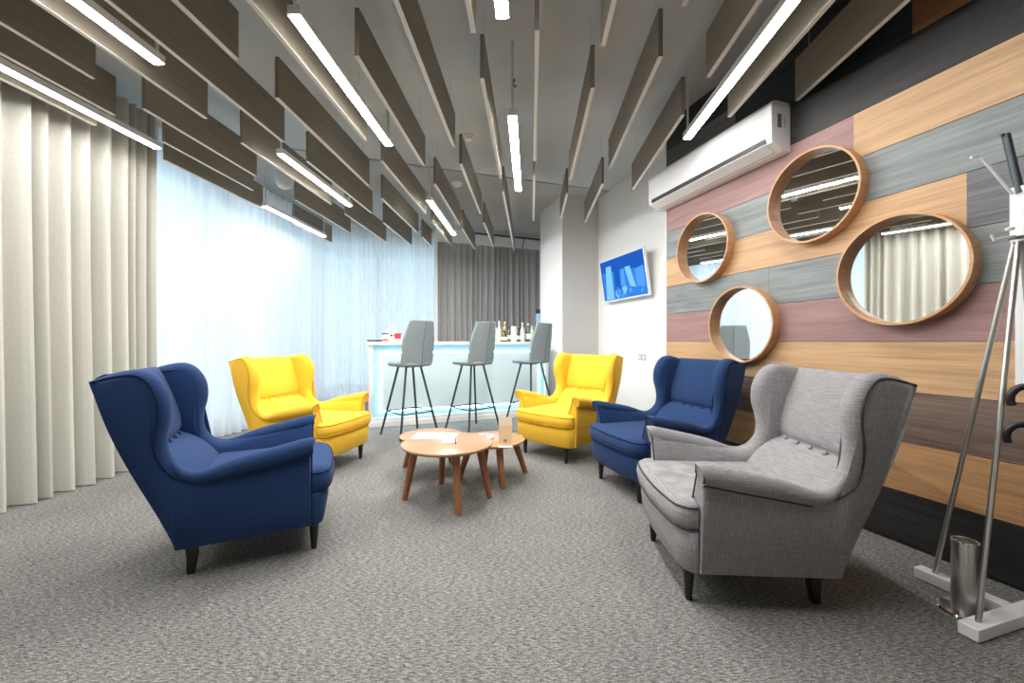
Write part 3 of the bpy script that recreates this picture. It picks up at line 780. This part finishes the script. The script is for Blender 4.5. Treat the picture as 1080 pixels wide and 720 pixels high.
# ------------------------------------------------------------------ bar stools
def stool():
    c = bpy.data.objects.new('bar_stool', None); link(c)
    sz = .835
    # seat: pad with rounded front
    bm = bmesh.new()
    pl = [(-.20, -.15), (-.20, .15), (-.10, .205), (.10, .205), (.20, .17), (.235, .09), (.24, 0), (.235, -.09), (.20, -.17), (.10, -.205), (-.10, -.205)]
    pl = [(p.x, p.y) for p in catmull([Vector((a, b, 0)) for a, b in pl], 4, True)]
    rg = []
    for (z, k) in ((sz, .93), (sz + .012, .985), (sz + .03, 1.0), (sz + .043, .97), (sz + .05, .88)):
        rg.append([bm.verts.new((x * k, y * k, z)) for x, y in pl])
    n = len(pl)
    for A, B in zip(rg, rg[1:]):
        for i in range(n): bm.faces.new((A[i], A[(i + 1) % n], B[(i + 1) % n], B[i]))
    bm.faces.new(rg[0]); bm.faces.new(rg[-1]); build('seat', bm, M['stool_fab'], c, sharp=50)
    # back: two flat halves that meet at a centre seam, upper corners cut away
    Z0, ZT, ZM = sz + .006, H + .247, H + .005
    plan = [(-.150, -.235), (-.19, -.13), (-.215, -.004), (-.215, .004), (-.19, .13), (-.150, .235)]
    zs = [Z0, Z0 + .05, ZM - .10, ZM - .02, ZM + .02, ZM + .12, ZT - .02, ZT]
    tp = lambda z: 1 - .26 * max(0, (z - ZM) / (ZT - ZM))
    ln = lambda z: -.035 * (z - Z0) / (ZM - Z0) - .025 * max(0, (z - ZM + .02) / (ZT - ZM + .02))
    bm = bmesh.new(); th = .034; outer, inner = [], []
    for (x, y) in plan:
        outer.append([bm.verts.new((x + ln(z), y * tp(z) * (.93 if z < Z0 + .02 else 1), z)) for z in zs])
        inner.append([bm.verts.new((x + th + ln(z), y * tp(z) * (.93 if z < Z0 + .02 else 1), z)) for z in zs])
    nz = len(zs) - 1
    for S in (outer, inner):
        for A, B in zip(S, S[1:]):
            for j in range(nz): bm.faces.new((A[j], A[j + 1], B[j + 1], B[j]))
    for i in range(len(plan) - 1):
        for j in (0, nz): bm.faces.new((outer[i][j], outer[i + 1][j], inner[i + 1][j], inner[i][j]))
    for i in (0, -1):
        for j in range(nz): bm.faces.new((outer[i][j], outer[i][j + 1], inner[i][j + 1], inner[i][j]))
    bk = build('backrest', bm, M['stool_fab'], c, sharp=24, bevel=.008)
    bm = bmesh.new(); tube(bm, [(-.2165 + ln(z), 0, z) for z in zs[:-1]], .0022, 6); build('centre_seam', bm, M['dark_metal'], bk)
    # legs, foot ring, under-seat plate
    tp, ft, zr = .095, .25, .285
    LR = Matrix.Rotation(math.radians(-11), 4, 'Z')
    pr = lambda z: ft + (tp - ft) * z / sz
    for sx_, sy_ in ((1, 1), (1, -1), (-1, -1), (-1, 1)):
        bm = bmesh.new(); tube(bm, [(sx_ * ft, sy_ * ft, 0), (sx_ * tp, sy_ * tp, sz + .004)], .0135, 10); build('leg', bm, M['dark_metal'], c, M=LR)
    q = pr(zr)
    bm = bmesh.new(); tube(bm, [(q, q, zr), (q, -q, zr), (-q, -q, zr), (-q, q, zr)], .008, 8, closed=True); build('foot_rail', bm, M['dark_metal'], c, M=LR)
    bm = bmesh.new(); box(bm, -.12, .12, -.12, .12, sz - .012, sz + .004); build('seat_plate', bm, M['dark_metal'], c, smooth=False)
    return c
G = 'grey bar stools along the bar'
st = stool(); labs = ['grey upholstered bar stool in front of the sheer curtain side of the bar', 'grey upholstered bar stool in the middle of the bar', 'grey upholstered bar stool nearest the column']
for i, (x, y, a) in enumerate(((-1.245, 4.84, 144), (-.507, 5.14, 144), (.262, 5.50, 143))):
    o = st if i == 0 else copy_tree(st); place(o, x, y, a); tag(o, labs[i], 'bar stool', G)

# ------------------------------------------------------------------ round mirrors
def mirror(px0, px1, py0, py1, label):
    D = .075
    xa, _ = WALL.hit(px0, 360, -D); xb, _ = WALL.hit(px1, 360, -D); xm = (xa + xb) / 2
    # find the pixel column of the centre, then heights there
    pc = WALL.w(xm, -D, 0); pxc = 540 + F * pc.x / pc.y
    _, za = WALL.hit(pxc, py0, -D); _, zb = WALL.hit(pxc, py1, -D); zm = (za + zb) / 2
    r = .305
    root = empty('round_mirror', WALL.M(xm, 0, zm), label, 'mirror', 'round wood-framed mirrors on the plank wall')
    Q = Matrix.Rotation(PI / 2, 4, 'X')     # local z -> -y (into the room)
    bm = bmesh.new(); lathe(bm, [(r - .012, .0), (r, .0), (r, D), (r - .012, D)], 72, M=Q)
    for f in list(bm.faces):
        if len(f.verts) > 10: bm.faces.remove(f)
    # close the inner wall of the hoop
    bm2 = bmesh.new(); prof = [(r - .012, .0), (r, .0), (r, D), (r - .012, D)]; rings = []
    for k in range(72):
        a = 2 * PI * k / 72; rings.append([bm2.verts.new(Q @ Vector((q * math.cos(a), q * math.sin(a), z))) for q, z in prof])
    for k in range(72):
        A, B = rings[k], rings[(k + 1) % 72]
        for i in range(4): bm2.faces.new((A[i], A[(i + 1) % 4], B[(i + 1) % 4], B[i]))
    bm.free(); build('hoop_frame', bm2, M['oak'], root, sharp=30)
    bm = bmesh.new(); lathe(bm, [(r - .0125, .012), (r - .0125, .018)], 72, M=Q); build('mirror_glass', bm, M['mirror'], root, sharp=30)
    return xm, zm
mm = [mirror(713.3, 768, 227, 296, 'round mirror under the air conditioner, farthest from the camera'), mirror(810, 906, 158.5, 254.5, 'uppermost round mirror, right of the air conditioner'),
      mirror(883, 1024.5, 227, 341.5, 'largest-looking round mirror, reflecting the beige curtain, beside the coat rack'), mirror(747, 815.5, 303.5, 381, 'lowest round mirror, just above the navy armchair')]

# ------------------------------------------------------------------ air conditioner
D = .18
xa, _ = WALL.hit(684, 360, -D); xb, _ = WALL.hit(813.6, 360, -D)
root = empty('air_conditioner', WALL.M(xa, 0, 0), 'white split air conditioner high on the plank wall', 'air conditioner')
L = xb - xa; zb, zt = 2.475, 2.825
prof = [(0, zb), (0, zt - .02), (-.02, zt), (-.14, zt), (-.168, zt - .012), (-.18, zt - .05), (-.178, zb + .075), (-.165, zb + .05), (-.07, zb)]
bm = bmesh.new(); A = [bm.verts.new((0, y, z)) for y, z in prof]; B = [bm.verts.new((L, y, z)) for y, z in prof]; n = len(prof)
for i in range(n): bm.faces.new((A[i], A[(i + 1) % n], B[(i + 1) % n], B[i]))
bm.faces.new(A); bm.faces.new(B); build('casing', bm, M['white_plastic'], root, sharp=25, bevel=.006)
bm = bmesh.new(); box(bm, .05, L - .045, -.1815, -.17, zb + .060, zb + .092); build('outlet_slot', bm, M['dark_slot'], root, smooth=False)
bm = bmesh.new(); box(bm, .05, L - .05, -.004, .004, -.055, .055, 0, Matrix.Translation((0, -.128, zb + .028)) @ Matrix.Rotation(math.radians(62), 4, 'X')); build('vane', bm, M['white_plastic'], root, bevel=.002)
bm = bmesh.new(); box(bm, .06, L - .05, -.095, -.088, zb + .004, zb + .018); build('lower_slot', bm, M['dark_slot'], root, smooth=False)
bm = bmesh.new(); box(bm, L - .001, L + .003, -.125, -.09, zb + .16, zb + .255); pl = build('side_label', bm, mat('label_grey', (.16, .16, .17), .5), root, smooth=False)
bm = bmesh.new(); box(bm, L - .001, L + .002, -.062, -.054, zb + .17, zb + .235); build('side_mark', bm, M['steel'], root, smooth=False)
bm = bmesh.new(); box(bm, .1, L - .1, -.13, -.03, zt - .004, zt + .003); build('top_grille', bm, M['dark_slot'], root, smooth=False)

# ------------------------------------------------------------------ television
yt = YR - .13
c1 = WALL.hit(633, 277.2, yt); c2 = WALL.hit(680.1, 259.4, yt); c3 = WALL.hit(683.6, 311.5, yt); c4 = WALL.hit(636.4, 319.2, yt)
xl = (c1[0] + c4[0]) / 2; xr = (c2[0] + c3[0]) / 2; zc = (c1[1] + c2[1] + c3[1] + c4[1]) / 4
TW = xr - xl; TH = TW * .565
root = empty('television', WALL.M((xl + xr) / 2, yt, zc) @ Matrix.Rotation(math.radians(9), 4, 'X'), 'flat television showing a blue picture on the white wall', 'television')
bm = bmesh.new(); box(bm, -TW / 2, TW / 2, 0, .035, -TH / 2, TH / 2); build('frame', bm, M['white_plastic'], root, bevel=.006)
bm = bmesh.new(); bz = .022
sw, sh = TW / 2 - bz, TH / 2 - bz
def quad(pts, mi, y):
    f = bm.faces.new([bm.verts.new((-sw + 2 * sw * u, y, -sh + 2 * sh * v)) for u, v in pts]); f.material_index = mi
quad([(0, 0), (1, 0), (1, 1), (0, 1)], 0, -.001)
quad([(0, .72), (1, .62), (1, 1), (0, 1)], 1, -.0014)
quad([(.02, 0), (.03, .80), (.07, .98), (.0, .98), (0, 0)], 1, -.0014)
quad([(.06, .02), (.26, .02), (.27, .85), (.14, .85)], 2, -.0018)
quad([(.30, .1), (.44, .1), (.46, .62), (.43, .86), (.33, .84)], 1, -.0016)
quad([(.66, .25), (.78, .2), (.70, .72), (.58, .72)], 2, -.0018)
quad([(.80, .22), (.97, .18), (.97, .66), (.80, .60)], 3, -.0018)
quad([(.46, .3), (.56, .3), (.56, .7), (.49, .7)], 3, -.0018)
rr = random.Random(4)
for q in range(16):
    u, v = .30 + .66 * rr.random(), .03 + .22 * rr.random(); r_ = .02 + .045 * rr.random()
    quad([(u + r_ * rr.uniform(.5, 1.1) * math.cos(t), v + r_ * rr.uniform(.9, 2.2) * math.sin(t)) for t in [2 * PI * i / 9 for i in range(9)]], rr.choice((0, 2, 3, 3)), -.0021 - q * .00005)
for f in bm.faces: f.smooth = False
build('screen', bm, [emission('screen_blue', (.035, .22, .72), 1.0), emission('screen_deep_blue', (.015, .10, .48), 1.0), emission('screen_pale_blue', (.22, .55, .95), 1.0), emission('screen_mid_blue', (.09, .33, .82), 1.0)], root, smooth=False)
bm = bmesh.new(); box(bm, -.14, .14, .035, .115, -.12, .12); build('wall_mount', bm, M['dark_metal'], root, smooth=False)

# socket
xs, zs = WALL.hit(677.5, 376.5, YR)
root = empty('wall_socket', WALL.M(xs, YR, zs), 'double wall socket plate on the white wall beside the navy armchair', 'socket')
bm = bmesh.new(); box(bm, -.085, .085, -.009, 0, -.043, .043); build('plate', bm, M['white_plastic'], root, bevel=.003)
for dx in (-.04, .04):
    bm = bmesh.new(); box(bm, dx - .033, dx + .033, -.012, -.008, -.034, .034); g = build('module', bm, mat('socket_grey', (.25, .25, .25), .5), root, smooth=False)
    bm = bmesh.new(); box(bm, dx - .026, dx + .026, -.0135, -.011, -.027, .027); build('cover', bm, M['white_plastic'], g, smooth=False)

# ------------------------------------------------------------------ coat rack
C = Vector((2.045, 1.607, 0)); ra = math.radians(16.5)
root = empty('coat_rack', Matrix.Translation(C) @ Matrix.Rotation(ra, 4, 'Z'), 'white and steel coat rack with crossed base beside the plank wall', 'coat rack')
bm = bmesh.new(); box(bm, -.325, .325, -.030, .030, .003, .052); build('base_bar', bm, M['white'], root, bevel=.004)
bm = bmesh.new(); box(bm, -.028, .028, -.325, -.031, .003, .052); build('base_bar', bm, M['white'], root, bevel=.004)
bm = bmesh.new(); box(bm, -.028, .028, .031, .325, .003, .052); build('base_bar', bm, M['white'], root, bevel=.004)
ZB, ZTp = 1.53, 1.755
bm = bmesh.new(); box(bm, -.012, .032, -.022, .022, ZB, ZTp); build('head_block', bm, M['white'], root, bevel=.005)
bm = bmesh.new(); box(bm, -.014, .034, -.024, .024, ZB + .012, ZB + .024); build('joint_ring', bm, M['dark_metal'], root, smooth=False)
for (dx, dy) in ((-1, 0), (0, 1), (1, 0), (0, -1)):
    bm = bmesh.new(); tube(bm, [(dx * .262, dy * .262, .045), (dx * .008 + .010, dy * .012, ZB + .02)], .0095, 12); build('steel_leg', bm, M['steel'], root)
inv = (Matrix.Translation(C) @ Matrix.Rotation(ra, 4, 'Z')).inverted()
def at_y(px, py, y):
    d = ray(px, py); return inv @ Vector((d.x * y, y, H + d.z * y))
bm = bmesh.new(); tube(bm, [at_y(1068, 205, 1.60), at_y(1033, 164, 1.62), at_y(1024, 166, 1.62)], .0052, 8); build('wire_hook', bm, M['white'], root)
bm = bmesh.new(); tube(bm, [at_y(1076, 204, 1.60), at_y(1061, 142, 1.66)], .013, 10); tube(bm, [at_y(1061, 142, 1.66), at_y(1055, 142.5, 1.66)], .006, 8); build('dark_hook', bm, M['dark_metal'], root)
bm = bmesh.new(); tube(bm, [at_y(1070, 249, 1.60), at_y(1048, 253, 1.58), at_y(1045.5, 247.5, 1.58)], .0052, 8); build('wire_hook', bm, M['white'], root)
bm = bmesh.new(); lathe(bm, [(.0, -.006), (.012, -.004), (.014, .004), (0, .01)], 12, c=at_y(1065, 241.5, 1.58)); build('knob', bm, M['white'], root)
# steel cylinder
p = floor_pt(1018, 645)
root = empty('steel_cylinder', Matrix.Translation(p), 'brushed steel upright cylinder on a round foot beside the coat rack', 'umbrella stand')
bm = bmesh.new(); lathe(bm, [(.084, 0), (.088, .004), (.084, .011), (.05, .013), (0, .013)], 36); build('foot', bm, M['chrome'], root, sharp=50)
bm = bmesh.new(); lathe(bm, [(.042, .013), (.042, .295), (.0405, .298), (.036, .298), (.036, .26), (0, .26)], 36); build('cylinder_body', bm, M['steel'], root, sharp=40)
bm = bmesh.new(); tube(bm, [(.040 * math.cos(2 * PI * i / 36), .040 * math.sin(2 * PI * i / 36), .297) for i in range(36)], .003, 8, closed=True); build('rim', bm, M['chrome'], root)
# white panel on the plank wall and two black crook handles at the right edge
x0, zb_ = WALL.hit(1071.5, 407, -.012)
bm = bmesh.new(); box(bm, x0, x0 + .45, -.022, -.001, zb_, zb_ + .62)
o = build('wall_panel', bm, M['white'], M=WALL.M(), bevel=.003); tag(o, 'white panel on the plank wall behind the coat rack', 'panel')
def umbrella(px, py, y, lab):
    tip = Vector((ray(px, py).x * y, y, H + ray(px, py).z * y))
    u = Vector((.80, -.60, 0))
    r = .034
    root = empty('umbrella', Matrix.Translation(Vector((tip.x, tip.y, 0)) + u * .06), lab, 'umbrella', 'black umbrellas beside the coat rack')
    o = Vector((tip.x, tip.y, 0)) + u * .06; zt = tip.z
    loc = lambda a, z: (u * (a - .06) + Vector((0, 0, z)))
    bm = bmesh.new()
    tube(bm, catmull([loc(.004, zt - .012), loc(0, zt + .01), loc(.004, zt + .035), loc(.022, zt + .058), loc(.05, zt + .064), loc(.078, zt + .05), loc(.09, zt + .02), loc(.092, zt - .08)], 5), .0125, 12)
    build('crook_handle', bm, M['black'], root)
    bm = bmesh.new(); tube(bm, [loc(.092, zt - .07), loc(.092, .0)], .005, 8); build('shaft', bm, M['steel'], root)
    bm = bmesh.new(); tube(bm, [loc(.092, zt - .10), loc(.092, zt - .2), loc(.092, .16), loc(.092, .06)], [.018, .026, .030, .008], 12); build('folded_canopy', bm, M['black'], root)
umbrella(1065.5, 424, 1.55, 'black umbrella with the higher crook handle at the right edge')
umbrella(1061.5, 463, 1.62, 'black umbrella with the lower crook handle at the right edge')
